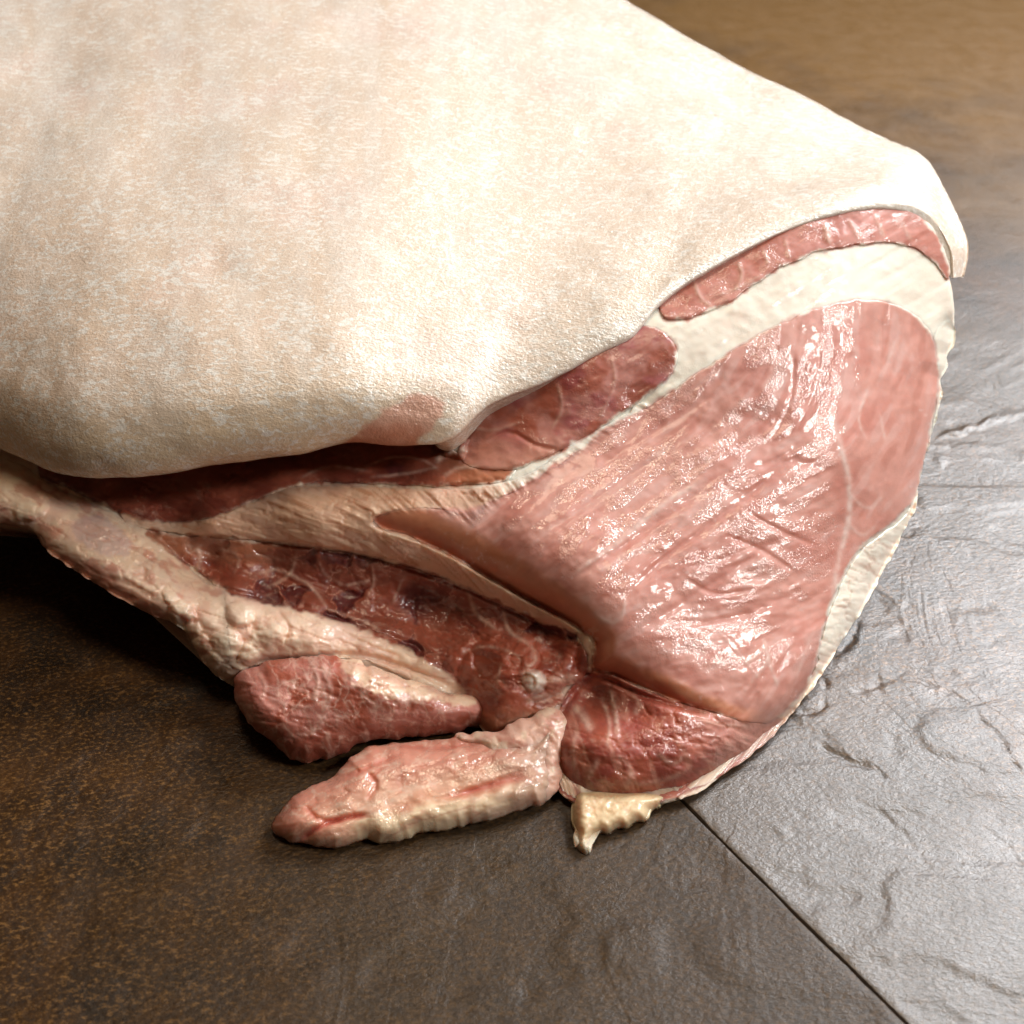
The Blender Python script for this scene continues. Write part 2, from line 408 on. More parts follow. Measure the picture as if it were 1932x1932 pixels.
# colour of the hide: cream, with rosy, tan and whiter places
cc = np.tile(np.array([.83, .685, .55]), (NUu, NVv, 1))
stk = noise3(np.stack([pxs0/26, pys0/240, pxs0*0], -1), 17)
n1 = noise3(G*22, 11)*.6+noise3(G*50, 12)*.4; n2 = noise3(G*18+5, 13)*.6+noise3(G*44, 14)*.4
cc = lerp(cc, (.85, .66, .57), sstep(.05, .55, n1)*.6); cc = lerp(cc, (.82, .68, .52), sstep(.1, .6, n2)*.5)
ui = np.arange(NUu)[:, None]/NUu*24
cc = lerp(cc, (.80, .62, .47), sstep(.1, .6, stk)*.45*sstep(13, 7, ui)); cc = lerp(cc, (.88, .80, .71), sstep(.1, .6, -stk)*.4*sstep(13, 7, ui))
cc = lerp(cc, (.84, .58, .40), np.clip(sstep(8, 3, ui)*sstep(.48, .30, vi)[None]*sstep(.10, .2, vi)[None]*(.45+.5*n1), 0, .7))
cc = lerp(cc, (.82, .76, .66), sstep(.30, .20, vi)[None]*sstep(11, 15, ui)*.8)
cc = lerp(cc, (.84, .66, .42), sstep(.30, .15, vi)[None]*sstep(11, 8, ui)*.75)  # yellowish fat of the lip, with warm bounce light painted in
pxs, pys = to_px(G2)
PATCH = smooth([(600,862),(650,835),(680,812),(715,778),(755,752),(795,742),(832,752),(842,775),(825,800),(800,820),(790,838),(830,870),(750,885),(690,880)], 10)
pm = (pxs > 560) & (pxs < 880) & (pys > 720) & (vi[None] < .35)
xx, yy = pxs[pm], pys[pm]; dd_ = pdist(xx, yy, PATCH, True, 60)[0]; dd_ = np.where(inside(xx, yy, PATCH), dd_, -dd_)+9*fbm(xx/18, yy/14, 93, 3)
pc = lerp(np.array([.80, .44, .33]), np.array([.58, .18, .09]), sstep(780, 840, yy+24*fbm(xx/30, yy/30, 91)))
cc[pm] = lerp(cc[pm], pc, sstep(-4, 9, dd_)*.92)
inner = G2-N*.006
inner = inner[:, 75:]
nvt = NUu*NVv
f1 = grid_faces(NUu, NVv)
sk_faces = f1.tolist()
# close the hide into a thick shell
cofull = np.vstack([G2.reshape(-1, 3), inner[::8, ::8].reshape(-1, 3)])
nu2, nv2 = inner[::8, ::8].shape[:2]
f2 = (grid_faces(nu2, nv2)[:, ::-1]+nvt).tolist()
ccf = np.vstack([cc.reshape(-1, 3), np.tile([.8, .6, .45], (nu2*nv2, 1))])
skin = mesh_obj('skin', cofull, sk_faces+f2, M_skin, leg, ccf)
skin['label'] = 'thick cream pork skin with pale flaky flecks'
AX = np.array([-.45, .85, -.05])
def pillow(name, poly, mat, color, depth=None, H=.004, R=25, sink=.0015, back=.010, step=3.2, relief=None, parent=leg, rough_edge=1.5, label=None, deep=None, power=.5, seed=1, rk=.55, film=None):
    b = smooth(poly, step)
    if rough_edge:
        nx = np.roll(b, -1, 0)-np.roll(b, 1, 0); nrm = np.stack([nx[:, 1], -nx[:, 0]], 1); nrm /= np.linalg.norm(nrm, axis=1, keepdims=True)+1e-9
        b = b+nrm*(rough_edge*(fbm(b[:, 0]/24, b[:, 1]/24, seed+60, 2)*1.7))[:, None]
    x0, y0 = b.min(0); x1, y1 = b.max(0)
    gx, gy = np.meshgrid(np.arange(x0, x1, step), np.arange(y0, y1, step*.9)); gx = gx+((np.arange(gx.shape[0]) % 2)*step*.5)[:, None]
    gx = gx.ravel(); gy = gy.ravel()
    m = inside(gx, gy, b); gx = gx[m]; gy = gy[m]
    d, _ = pdist(gx, gy, b, True, step*2); m = d > step*.55; gx = gx[m]; gy = gy[m]
    px = np.r_[b[:, 0], gx]; py = np.r_[b[:, 1], gy]; nb = len(b)
    res = delaunay_2d_cdt([Vector((float(u), float(v))) for u, v in zip(px, py)], [(i, (i+1) % nb) for i in range(nb)], [], 1, 1e-4)
    ox = np.array([v[0] for v in res[0]]); oy = np.array([v[1] for v in res[0]]); tri = [tuple(f) for f in res[2]]
    # boundary of the triangulation
    cnt = {}
    for f in tri:
        for i in range(3):
            e = (f[i], f[(i+1) % 3]); cnt[e] = cnt.get(e, 0)+1
    bd = {e[0]: e[1] for e in cnt if (e[1], e[0]) not in cnt}
    dd, _ = pdist(ox, oy, b[::3], True, max(R, 70)*1.02)
    h = H*np.clip(1-(1-np.clip(dd/R, 0, 1))**2, 0, 1)**power
    if relief is not None: h = h+rk*relief(ox, oy, dd)*sstep(0, 14, dd)
    s = depth(ox, oy)+sink-h
    P = at(ox, oy, s); C = color(ox, oy, dd)
    # flip test
    a, b_, c_ = tri[0]; nrm = np.cross(P[b_]-P[a], P[c_]-P[a])
    co = [P]; cl = [C]; faces = list(tri); n0 = len(ox)
    ring = []
    start = next(iter(bd)); cur = start
    while True:
        ring.append(cur); cur = bd.get(cur, start)
        if cur == start or len(ring) > len(bd): break
    ring = np.array(ring); prev = ring
    rings = [(back*.5, 0.), (back, .0)] if deep is None else deep
    cen = P[ring].mean(0); base = P[ring]; rr = ray(ox[ring], oy[ring]); rr = rr/np.linalg.norm(rr, axis=1, keepdims=True)
    tot = n0
    for q in rings:
        if len(q) == 2: V = base+rr*np.clip((base[:, 2]-.004)/-rr[:, 2], 0, q[0])[:, None]+(cen-base)*(.06 if q[0] > back*.6 else 0.)
        else: V = cen+(base-cen)*q[1]+AX*q[0]
        V = V.copy(); V[:, 2] = np.maximum(V[:, 2], .0035)
        co.append(V); cl.append(C[ring]); idx = np.arange(tot, tot+len(ring)); tot += len(ring)
        for i in range(len(ring)):
            j = (i+1) % len(ring); faces.append((int(prev[j]), int(prev[i]), int(idx[i]), int(idx[j])))
        prev = idx
    co.append(co[-1].mean(0)[None]); cl.append(cl[-1].mean(0)[None])
    for i in range(len(ring)): faces.append((int(prev[(i+1) % len(ring)]), int(prev[i]), tot))
    co = np.vstack(co); cl = np.vstack(cl)
    if np.dot(nrm, CAM-P[a]) < 0: faces = [tuple(reversed(f)) for f in faces]
    fm = sstep(-.25, .25, fbm(ox/34, oy/26, seed+300, 3)) if film is None else film(ox, oy, dd)
    o = mesh_obj(name, co, faces, mat, parent, cl, film=fm)
    if label: o['label'] = label
    return o

def lines(x, y, ls):
    """sum of soft ridges; each (points, half width px, amount)"""
    r = np.zeros(x.shape)
    for p, w, a in ls:
        p = smooth(p, 16, False); d, f = pdist(x, y, p, False, w*3.2)
        r = r+a*np.exp(-(d/w)**2)*np.clip(np.minimum(f, 1-f)*6+.15, 0, 1)
    return r
def flow(x, y, ang, freq, seed, steps=9, ds=4.):
    """noise smeared along a field of directions (muscle fibre)"""
    r = noise2(x*freq, y*freq, seed); px, py, qx, qy = x.copy(), y.copy(), x.copy(), y.copy()
    for k in range(steps):
        a = ang(px, py); px = px+ds*np.cos(a); py = py+ds*np.sin(a); a = ang(qx, qy); qx = qx-ds*np.cos(a); qy = qy-ds*np.sin(a)
        r = r+noise2(px*freq, py*freq, seed)+noise2(qx*freq, qy*freq, seed)
    return r/math.sqrt(2*steps+1)

# ---- colours
PINK = np.array([.66, .315, .255]); ROSE = np.array([.58, .225, .175]); RED = np.array([.39, .092, .050]); DARK = np.array([.20, .037, .021]); MARO = np.array([.11, .016, .016])
FATW = np.array([.80, .70, .58]); FATY = np.array([.76, .56, .34]); TAN = np.array([.71, .45, .31]); PFAT = np.array([.72, .46, .36]); LILAC = np.array([.60, .46, .46])

# ---- the whole cut side is one continuous relief; its muscles, seams and fat are cut from it
outline = [(-180,730),(-180,985),(-60,985),(0,987),(60,1002),(85,1034),(180,1100),(285,1160),(345,1182),(365,1222),(400,1267),(440,1294),(560,1330),(700,1370),(850,1372),(900,1368),(930,1392),(985,1372),(1030,1400),(1042,1450),(1058,1498),(1110,1526),(1200,1522),(1288,1506),
  (1412,1424),(1497,1340),(1560,1252),(1600,1190),(1620,1160),(1655,1090),(1705,1000),(1722,962),(1732,915),(1745,860),(1762,800),(1776,745),(1774,712),(1786,690),(1786,668),(1797,648),(1800,622),(1798,560),(1784,500),(1762,440),(1715,388),(1650,372),(1560,382),(1470,412),(1380,456),(1290,507),(1230,545),(1180,600),(1120,638),(1030,688),(920,728),(840,780),(750,800),(650,795),(550,815),(420,838),(280,853),(165,858),(90,840),(0,800),(-100,755)]
sil = outline[1:outline.index((1800,622))+1]                                   # the free edge, where the surface turns away
g0 = tps([(-180,820,.500),(-180,900,.486),(0,880,.476),(150,905,.470),(300,930,.467),(450,895,.464),(600,880,.460),(750,875,.453),(860,872,.444),(200,850,.475),(500,830,.472),(760,820,.456),
 (260,985,.453),(400,992,.446),(550,960,.440),(700,945,.437),(830,940,.433),(930,930,.429),(600,1005,.437),(750,1015,.433),(860,1062,.430),(960,1118,.427),(1060,1180,.423),(1000,900,.430),(1100,840,.434),(1200,770,.439),
 (330,1030,.455),(400,1065,.459),(520,1085,.457),(620,1090,.454),(700,1110,.452),(800,1130,.454),(870,1150,.449),(960,1180,.437),(1040,1220,.430),
 (0,930,.462),(120,985,.450),(240,1050,.441),(330,1120,.434),(390,1200,.428),(440,1260,.428),
 (450,1160,.431),(520,1195,.429),(600,1200,.430),(700,1215,.432),(800,1250,.434),(440,1118,.439),(560,1142,.441),(690,1185,.441),(780,1215,.441),(520,1250,.433),(700,1255,.436),
 (880,1230,.435),(940,1230,.426),(1000,1250,.420),(960,1300,.417),(920,1350,.419),(1060,1260,.420),(1095,1225,.421),(1010,1330,.418),(1050,1310,.421),(870,1300,.436),
 (850,985,.427),(920,1000,.423),(1000,1070,.416),(1100,1150,.412),(1150,1240,.412),(1250,1285,.409),(1350,1312,.410),(1450,1320,.417),(1200,1000,.420),(1300,1150,.416),
 (1300,950,.426),(1550,1200,.434),(1620,1060,.452),(1600,850,.446),(1720,900,.468),(1760,700,.476),(1785,560,.482),(1640,570,.461),(1400,650,.445),(1240,640,.443),(1050,790,.438),(1100,700,.4385),(1400,530,.454),(1600,440,.465),(1740,440,.4775),(1775,490,.482),(1200,400,.478),(1450,800,.440),(1500,1000,.433),
 (1060,1420,.404),(1130,1390,.402),(1200,1420,.398),(1290,1420,.401),(1380,1395,.410),(1440,1370,.417),(1150,1480,.399),(1250,1475,.401),(1075,1480,.405),(1120,1310,.424),(1190,1335,.412),(1300,1365,.405),(1060,1350,.416)], 3e-4)
knobs = [(345,1157,26,1.),(357,1186,20,.9),(380,1218,22,.8),(402,1244,22,.8),(325,1118,22,.7),(382,1078,14,.7),(400,1098,14,.6),(425,1215,30,1.),(452,1160,26,.7),(300,1080,30,.6),(55,950,36,.8),(20,925,40,.6),(470,1235,24,.8),(505,1205,34,.6),(1008,1286,24,1.3),(1050,1290,20,.6),(860,842,22,1.)]
def knob(x, y):
    r = np.zeros(x.shape); wx = 7*fbm(x/18, y/18, 7, 2); wy = 7*fbm(x/18, y/18, 8, 2)
    for a, b, c, h in knobs: r = np.maximum(r, h*np.sqrt(np.clip(1-((x-a+wx)**2+(y-b+wy)**2)/c**2, 0, 1)))
    return r
CREASE = [([(60,890),(150,938),(230,972),(290,1003)],7,1.),([(290,1003),(340,1050),(400,1100),(440,1118),(560,1142),(690,1185),(780,1218),(850,1262)],7,1.),([(440,1262),(490,1250),(560,1242),(640,1236),(700,1240),(780,1265),(860,1300)],6,1.2),
  ([(440,1018),(560,1030),(640,1042),(720,1058),(800,1082),(900,1120),(1000,1170),(1080,1205)],5,.9),([(470,948),(560,917),(700,915),(830,920),(950,905)],5,.7),([(60,935),(150,965),(240,1000)],5,.6),([(200,1085),(260,1110),(310,1140)],6,.5),
  ([(520,1150),(545,1190),(510,1225)],5,.6),([(470,1150),(480,1190),(500,1230)],6,.5),([(640,1190),(690,1215),(760,1240)],4,.4),([(862,1285),(880,1230),(930,1195)],6,.9),([(1000,1215),(1020,1245),(1000,1268)],4,.6),([(1105,1190),(1092,1230),(1085,1270)],6,1.),([(960,1270),(1010,1265),(1070,1285)],4,.6),([(985,1325),(1030,1318),(1065,1300)],5,.7),
  ([(1040,1400),(1062,1340),(1100,1290),(1135,1282)],8,1.4),([(1090,1270),(1140,1278),(1200,1306),(1270,1330),(1350,1350)],7,1.8),([(1040,1400),(1046,1450),(1060,1490)],7,.8),
  ([(885,790),(950,748),(1040,712),(1130,662),(1200,630)],4,.5),([(862,862),(920,890),(1000,876),(1100,828),(1200,768),(1270,712)],5,.4),([(905,840),(960,815),(1010,840),(1060,850)],4,.45),([(1250,605),(1310,600),(1390,563)],4,.3)]
FATL = [([(372,1030),(378,1055),(366,1085)],5,.9),([(366,1085),(390,1098),(420,1112)],7,.8),([(560,1040),(545,1085),(500,1110)],3.5,.7),([(700,1062),(705,1100),(690,1130)],3,.8),([(700,1095),(650,1105)],3,.7),([(480,1085),(520,1075),(560,1090),(590,1110),(620,1150)],3.5,.7),([(620,1150),(680,1170),(720,1190)],3,.4),([(760,1090),(740,1140)],3,.5),
  ([(880,1110),(900,1160),(940,1190)],4,.7),([(950,1150),(960,1190),(1000,1215)],4,.7),([(870,1235),(905,1220),(960,1228),(990,1250)],3,.6),([(1000,1215),(1012,1245),(990,1265),(985,1290)],4,.8),([(945,1250),(938,1290)],3,.6),([(985,1280),(1040,1284),(1090,1276)],7,.9),([(990,1325),(1030,1312),(1062,1312)],6,.8),([(928,1388),(965,1365),(1000,1345)],6,.6),
  ([(560,905),(620,880),(700,890)],3,.5),([(690,880),(740,862),(800,868),(830,890)],3,.6),([(700,900),(770,893),(830,880)],3,.6),([(820,875),(842,855),(885,848)],6,1.),([(835,900),(862,884),(905,880)],4,.7),([(410,1035),(450,1050),(440,1085)],3,.4),([(450,1050),(500,1048),(540,1060)],3,.4),([(600,1050),(610,1080),(650,1105)],3,.4),
  ([(1150,1300),(1160,1340),(1165,1390)],5,.9),([(1135,1320),(1150,1360),(1145,1410)],4,.7),([(1080,1330),(1100,1350),(1118,1380)],8,.9),([(1090,1370),(1080,1420),(1095,1480)],5,.5),([(1130,1430),(1110,1470),(1120,1500)],6,.6),([(1290,1345),(1350,1365),(1420,1372)],4,.4),([(1200,1480),(1260,1470),(1300,1450)],5,.5),([(1060,1340),(1046,1356),(1060,1380)],7,.8),([(1190,1310),(1205,1330),(1195,1350)],6,.5),([(1240,1420),(1270,1440),(1290,1425)],5,.5),([(1160,1420),(1190,1450),(1180,1490)],5,.4),
  ([(1050,720),(1060,770),(1040,810)],3.5,.5),([(1150,660),(1160,720),(1130,790)],3.5,.4),([(880,805),(930,812),(985,795)],3.5,.5),
  ([(1310,530),(1320,560),(1345,580)],4,.6),([(1390,490),(1400,520),(1385,550)],4,.7),([(1440,470),(1450,500)],4,.7),([(1480,450),(1490,490)],4,.6),([(1555,420),(1565,462)],5,.8),([(1600,412),(1625,455)],5,.6),([(1650,405),(1670,450)],4,.6),([(1700,415),(1720,455)],4,.5),([(1345,560),(1400,540),(1440,515)],3,.6)]
fatlines = [([(1075,1088),(1180,1012),(1260,945),(1330,905)],5,.75),([(1010,1010),(1110,955),(1220,880)],4,.35),([(1560,750),(1582,830),(1602,910),(1600,985),(1580,1070),(1570,1150)],6,.8),([(1600,930),(1640,960),(1670,930)],4,.4),([(1600,985),(1625,1010),(1655,990)],4,.4),
   ([(1500,1290),(1515,1240),(1540,1180)],3,.4),([(1440,1200),(1452,1250),(1470,1300)],4,.6),([(1400,1255),(1430,1235),(1450,1215)],4,.5),([(1415,1290),(1440,1260),(1455,1230)],4,.5),([(1345,1180),(1400,1240),(1440,1290)],3,.3),
   ([(1180,1130),(1165,1175),(1120,1160)],4,.5),([(1640,730),(1620,790),(1635,830)],3,.5),([(1660,780),(1670,830)],3,.5),([(1690,640),(1670,700)],3,.3)]
grooves = [([(1010,1012),(1120,945),(1240,862)],7,1.),([(1075,1095),(1200,1015),(1340,915)],8,1.2),([(1180,1125),(1260,1050),(1380,960),(1480,880)],8,1.1),([(1190,1200),(1330,1110),(1480,1010)],9,.9),
   ([(1130,880),(1260,800),(1420,700)],7,.6),([(1370,1010),(1440,1040),(1500,1080)],5,.8),([(1400,960),(1470,1000),(1540,1030)],5,.7),([(1300,1180),(1400,1160),(1500,1120)],8,.7),([(1420,880),(1500,870),(1560,885)],9,.8),
   ([(1290,1090),(1350,1120),(1430,1110)],5,.6),([(1500,660),(1490,760),(1450,840)],5,.5),([(1550,650),(1535,740),(1500,820)],4,.4)]
round_poly = [(705,985),(735,966),(790,957),(840,960),(890,958),(935,942),(990,915),(1040,880),(1100,842),(1160,795),(1225,765),(1290,722),(1390,655),(1470,612),(1550,578),(1640,566),(1702,580),(1748,618),(1770,680),(1768,750),(1752,830),(1738,895),(1724,942),(1688,985),(1642,1018),(1607,1055),(1580,1110),(1560,1163),(1547,1215),(1536,1262),(1514,1305),(1478,1345),
   (1440,1368),(1350,1345),(1280,1325),(1215,1300),(1155,1272),(1118,1262),(1122,1215),(1085,1182),(1010,1140),(930,1095),(850,1048),(770,1012)]
roll = [(690,985),(770,1012),(850,1048),(930,1095),(1010,1140),(1085,1182),(1122,1215),(1118,1262),(1155,1272),(1215,1300),(1280,1325),(1350,1345),(1440,1368)]
mid_poly = [(888,812),(880,785),(912,758),(945,740),(996,726),(1036,704),(1080,682),(1125,652),(1170,628),(1215,616),(1255,630),(1276,665),(1262,710),(1215,752),(1165,785),(1110,822),(1060,850),(1010,872),(950,888),(890,882),(862,862),(868,838)]
strip_poly = [(1243,568),(1252,540),(1296,518),(1384,470),(1474,425),(1566,394),(1650,384),(1710,392),(1752,422),(1780,468),(1790,524),(1770,505),(1735,474),(1680,460),(1590,466),(1500,492),(1430,530),(1390,562),(1310,598),(1262,604),(1246,594)]
hollow_poly = [(70,880),(150,880),(280,880),(430,860),(560,838),(680,830),(790,828),(850,845),(910,880),(970,890),(900,915),(830,918),(700,914),(580,912),(470,950),(380,982),(300,985),(220,965),(150,930)]
seam_poly = [(225,968),(300,985),(390,978),(480,945),(560,918),(700,917),(830,922),(930,915),(1000,893),(1060,850),(1120,815),(1175,785),(1215,758),(1225,768),(1160,808),(1090,858),(1040,892),(985,925),(935,945),(905,975),(880,985),(840,965),(780,962),(720,972),(705,990),(780,1018),(850,1050),(930,1098),(1010,1142),(1085,1185),(1075,1205),(1010,1175),(930,1135),(850,1095),(770,1065),(680,1045),(600,1032),(500,1020),(400,1012),(300,1003)]
dark_poly = [(278,1000),(330,1008),(420,1015),(520,1026),(620,1036),(720,1056),(800,1078),(880,1106),(950,1140),(1020,1172),(1085,1200),(1108,1240),(1100,1275),(1040,1290),(960,1300),(880,1290),(830,1260),(760,1222),(690,1190),(600,1160),(520,1142),(430,1118),(360,1070),(310,1035)]
lobe_poly = [(842,1232),(868,1208),(920,1192),(970,1198),(1020,1195),(1070,1205),(1108,1240),(1100,1285),(1062,1300),(1066,1322),(1035,1342),(1005,1348),(985,1362),(960,1372),(945,1392),(920,1386),(898,1362),(880,1325),(862,1285)]
edge_poly = [(-180,800),(-60,850),(20,868),(80,905),(150,940),(220,970),(285,1005),(330,1045),(372,1082),(400,1105),(440,1118),(430,1150),(455,1180),(500,1215),(470,1245),(440,1275),(425,1284),(398,1262),(368,1222),(352,1190),(290,1162),(185,1105),(95,1042),(75,1010),(20,988),(-60,985),(-180,985)]
lf_poly = [(425,1112),(470,1126),(540,1140),(610,1158),(690,1184),(760,1212),(820,1248),(870,1285),(880,1312),(820,1304),(740,1268),(680,1246),(620,1244),(560,1244),(520,1252),(480,1258),(440,1262),(430,1220),(425,1170)]
low_poly = [(1045,1400),(1050,1350),(1075,1300),(1112,1268),(1155,1272),(1215,1300),(1280,1325),(1350,1345),(1440,1362),(1472,1352),(1462,1382),(1405,1434),(1345,1474),(1288,1500),(1220,1520),(1150,1526),(1100,1522),(1058,1496),(1042,1450)]
rim_out = [(1786,600),(1802,620),(1800,650),(1788,672),(1790,690),(1776,712),(1778,745),(1764,800),(1747,860),(1733,915),(1724,965),(1692,1030),(1658,1090),(1622,1160),(1602,1192),(1562,1252),(1532,1300),(1499,1341),(1457,1389),(1414,1426),(1352,1471),(1287,1509)]
rim_in = [(1278,1495),(1345,1456),(1404,1413),(1446,1376),(1486,1328),(1520,1288),(1540,1250),(1550,1200),(1566,1150),(1592,1095),(1618,1050),(1650,1018),(1692,985),(1722,945),(1736,895),(1750,840),(1766,760),(1768,700),(1762,640)]
fib_a = np.array([(1050,1020,-35),(1250,900,-36),(1200,1080,-34),(1400,800,-40),(1500,660,-78),(1600,640,-95),(1680,750,-70),(1450,1000,-20),(1520,900,-15),(1420,1150,-5),(1300,1200,0),(1450,1270,-60),(1640,950,-60),(1150,850,-33),(1350,720,-50)], float)
def fib(x, y):
    w = 1/(((x[:, None]-fib_a[:, 0])**2+(y[:, None]-fib_a[:, 1])**2)/1e4+.2)**1.5
    return np.radians((w*fib_a[:, 2]).sum(1)/w.sum(1))
def streak(x, y): return fbm((x+y*.3)/120+.3*fbm(x/60, y/60, 114), (y-x*np.interp(x, [300, 700, 1000], [.05, .2, .45]))/9, 111, 3)
def cells(x, y):
    wx = x+26*fbm(x/38, y/38, 120, 3); wy = y+20*fbm(x/34, y/34, 121, 3); return voro(wx/62, wy/40, 9, 1.)
_sm = {}
def soft(x, y, poly, w, amp=0., sd=1):
    key = (tuple(poly[0]), tuple(poly[3]), len(poly))
    if key not in _sm: _sm[key] = smooth(poly, 10)
    p = _sm[key]; r = np.zeros(x.shape); q = 30
    m = (x > p[:, 0].min()-q) & (x < p[:, 0].max()+q) & (y > p[:, 1].min()-q) & (y < p[:, 1].max()+q)
    if not m.any(): return r
    xx, yy = x[m], y[m]; d = pdist(xx, yy, p, True, 60)[0]; a = 0 if not amp else amp*fbm(xx/20, yy/16, sd, 3)
    r[m] = sstep(-w, w, np.where(inside(xx, yy, p), d, -d)+a); return r
def fold(x, y, sx, sy, seed, rot=0.):
    c, q = math.cos(rot), math.sin(rot); u = x*c+y*q; v = y*c-x*q
    return np.clip(1-np.abs(fbm(u/sx+.4*fbm(u/sx*2, v/sy*2, seed+5, 2), v/sy, seed, 3))*5.5, 0, 1)**2
def rollw(x): return np.interp(x, [700, 1000, 1150, 1440], [70., 62, 45, 28])
def gdepth(x, y):
    f1, f2, ci = cells(x, y); dk = soft(x, y, dark_poly, 8); rd = soft(x, y, round_poly, 6)
    cr = np.clip(lines(x, y, CREASE), 0, 1.6)
    h = -.0020*cr+.0005*lines(x, y, FATL)+.0032*knob(x, y)
    h = h+dk*(.0006*sstep(0, .5, f2-f1)-.0022*sstep(.62, .68, ci)*sstep(.03, .4, f2-f1))
    h = h+.0008*streak(x, y)*soft(x, y, seam_poly, 12)
    h = h+(.0012*fbm(x/48, y/32, 143, 3)+.0003*fbm(x/16, y/12, 144, 2))*(1-.75*rd)*np.clip(1.3-(x > 900)*(y < 900)*.8, 0, 1)
    m = rd > .01
    if m.any():
        xx, yy = x[m], y[m]; f = flow(xx, yy, fib, .11, 21, 7, 3.5)
        hr = -.0006*lines(xx, yy, grooves)+.0003*lines(xx, yy, fatlines)+.00016*f*sstep(-.3, .4, fbm(xx/70, yy/70, 44))+.0010*fbm(xx/130, yy/90, 40)+.0002*fbm(xx/26, yy/26, 41, 2)
        dl = pdist(xx, yy, roll, False, 120)[0]; hr = hr-.006*(1-np.clip(dl/rollw(xx), 0, 1))**2*sstep(1400, 1250, xx)
        h[m] += hr*rd[m]
    fb = sstep(1000, 1200, x)*sstep(760, 640, y-.0*x); h = h+.0004*fbm((x*.85-y*.5)/170, (x*.5+y*.85)/12, 31, 3)*sstep(950, 1150, x)*(1-rd)*sstep(900, 760, y)
    org = (1-rd)*np.clip(sstep(870, 930, y), 0, 1); h = h-org*.0006*fold(x, y, 60, 26, 401, .35)-org*.0003*fold(x, y, 26, 14, 402, .2)
    ds = pdist(x, y, sil, False, 62)[0]
    return np.minimum(g0(x, y)-h+.011*(1-np.clip(ds/55, 0, 1))**2.2, floor_s(x, y)-.006)
def gcol(x, y, d=None):
    f1, f2, ci = cells(x, y); n40 = fbm(x/40, y/30, 122)
    fat = lerp(np.array([.80, .59, .44]), np.array([.76, .52, .41]), sstep(-.3, .4, fbm(x/50, y/40, 141)))
    fat = lerp(fat, np.array([.62, .32, .22]), sstep(.1, .5, fbm(x/26, y/20, 142))*.35)
    wf = lerp(np.array([.90, .82, .70]), np.array([.86, .68, .56]), sstep(.1, .6, fbm(x/60, y/40, 145))*.5)
    c = lerp(fat, wf, sstep(850, 960, x)*sstep(960, 890, y-.25*(x-900))); c = lerp(c, wf, sstep(1480, 1560, x))
    c = lerp(c, np.array([.80, .65, .48]), np.clip(knob(x, y), 0, 1)*.7)
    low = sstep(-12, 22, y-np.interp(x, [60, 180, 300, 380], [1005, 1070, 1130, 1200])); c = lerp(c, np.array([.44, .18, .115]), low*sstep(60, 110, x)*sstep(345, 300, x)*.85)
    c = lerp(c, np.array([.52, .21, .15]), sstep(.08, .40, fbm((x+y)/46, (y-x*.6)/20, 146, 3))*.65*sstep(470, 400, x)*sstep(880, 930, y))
    c = lerp(c, np.array([.60, .43, .40]), soft(x, y, [(140,985),(175,972),(215,988),(245,1018),(240,1045),(200,1048),(160,1030),(138,1008)], 5, 6, 152)*.75)
    t = sstep(860, 1000, x)*sstep(970, 900, y); sm = lerp(TAN, np.array([.84, .75, .65]), t); st = streak(x, y)
    sm = lerp(sm, np.array([.46, .20, .10]), sstep(.20, .55, st)*.65*(1-t)); sm = lerp(sm, PFAT, sstep(0, .5, fbm(x/70, y/40, 112))*.5*(1-t)); sm = lerp(sm, np.array([.42, .22, .21]), sstep(7, 0, pdist(x, y, [(440,1018),(560,1030),(640,1042),(720,1058)], False, 30)[0])*.6)
    c = lerp(c, sm, soft(x, y, seam_poly, 4, 6, 115))
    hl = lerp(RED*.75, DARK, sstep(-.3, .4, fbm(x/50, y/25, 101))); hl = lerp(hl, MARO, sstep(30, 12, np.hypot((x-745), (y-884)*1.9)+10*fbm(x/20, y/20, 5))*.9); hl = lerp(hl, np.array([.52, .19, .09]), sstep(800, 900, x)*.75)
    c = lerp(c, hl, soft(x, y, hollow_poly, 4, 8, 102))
    dk = lerp(RED*.70, DARK, sstep(-.3, .4, n40)); dk = lerp(dk, MARO, sstep(.62, .68, ci)*sstep(.03, .15, f2-f1)*.95); dk = lerp(dk, RED*.95, sstep(.35, .2, ci)*.45)
    dk = lerp(dk, np.array([.58, .28, .20]), sstep(.05, .01, f2-f1)*.65*sstep(-.15, .2, fbm(x/40, y/40, 124))); dk = lerp(dk, np.array([.56, .23, .12]), sstep(1068, 1040, y-(x-400)*.12)*sstep(640, 420, x)*.6); dk = lerp(dk, MARO, sstep(52, 20, np.hypot((x-790)*.8, (y-1130)*1.25)+12*fbm(x/22, y/22, 6))*.85)
    c = lerp(c, dk, soft(x, y, dark_poly, 4, 9, 123))
    lb = lerp(RED*.95, DARK*1.2, sstep(-.2, .5, fbm(x/30, y/30, 131))); lb = lerp(lb, np.array([.52, .22, .12]), sstep(1320, 1370, y)*.8); lb = lerp(lb, np.array([.60, .30, .24]), sstep(.25, .6, fbm(x/16, y/20, 132))*.4)
    c = lerp(c, lb, soft(x, y, lobe_poly, 7, 9, 133))
    md = lerp(ROSE*.85, RED*.95, sstep(-.3, .35, fbm(x/45, y/45, 71))); md = lerp(md, np.array([.34, .065, .07]), sstep(.05, .5, fbm(x/60, y/40, 72))*.75); md = lerp(md, np.array([.62, .27, .19]), sstep(800, 870, y)*.8)
    c = lerp(c, md, soft(x, y, mid_poly, 4, 9, 75))
    sp = lerp(np.array([.58, .22, .165]), RED*1.05, sstep(-.2, .5, fbm(x/35, y/30, 81))*.7); c = lerp(c, sp, soft(x, y, strip_poly, 4, 9, 82))
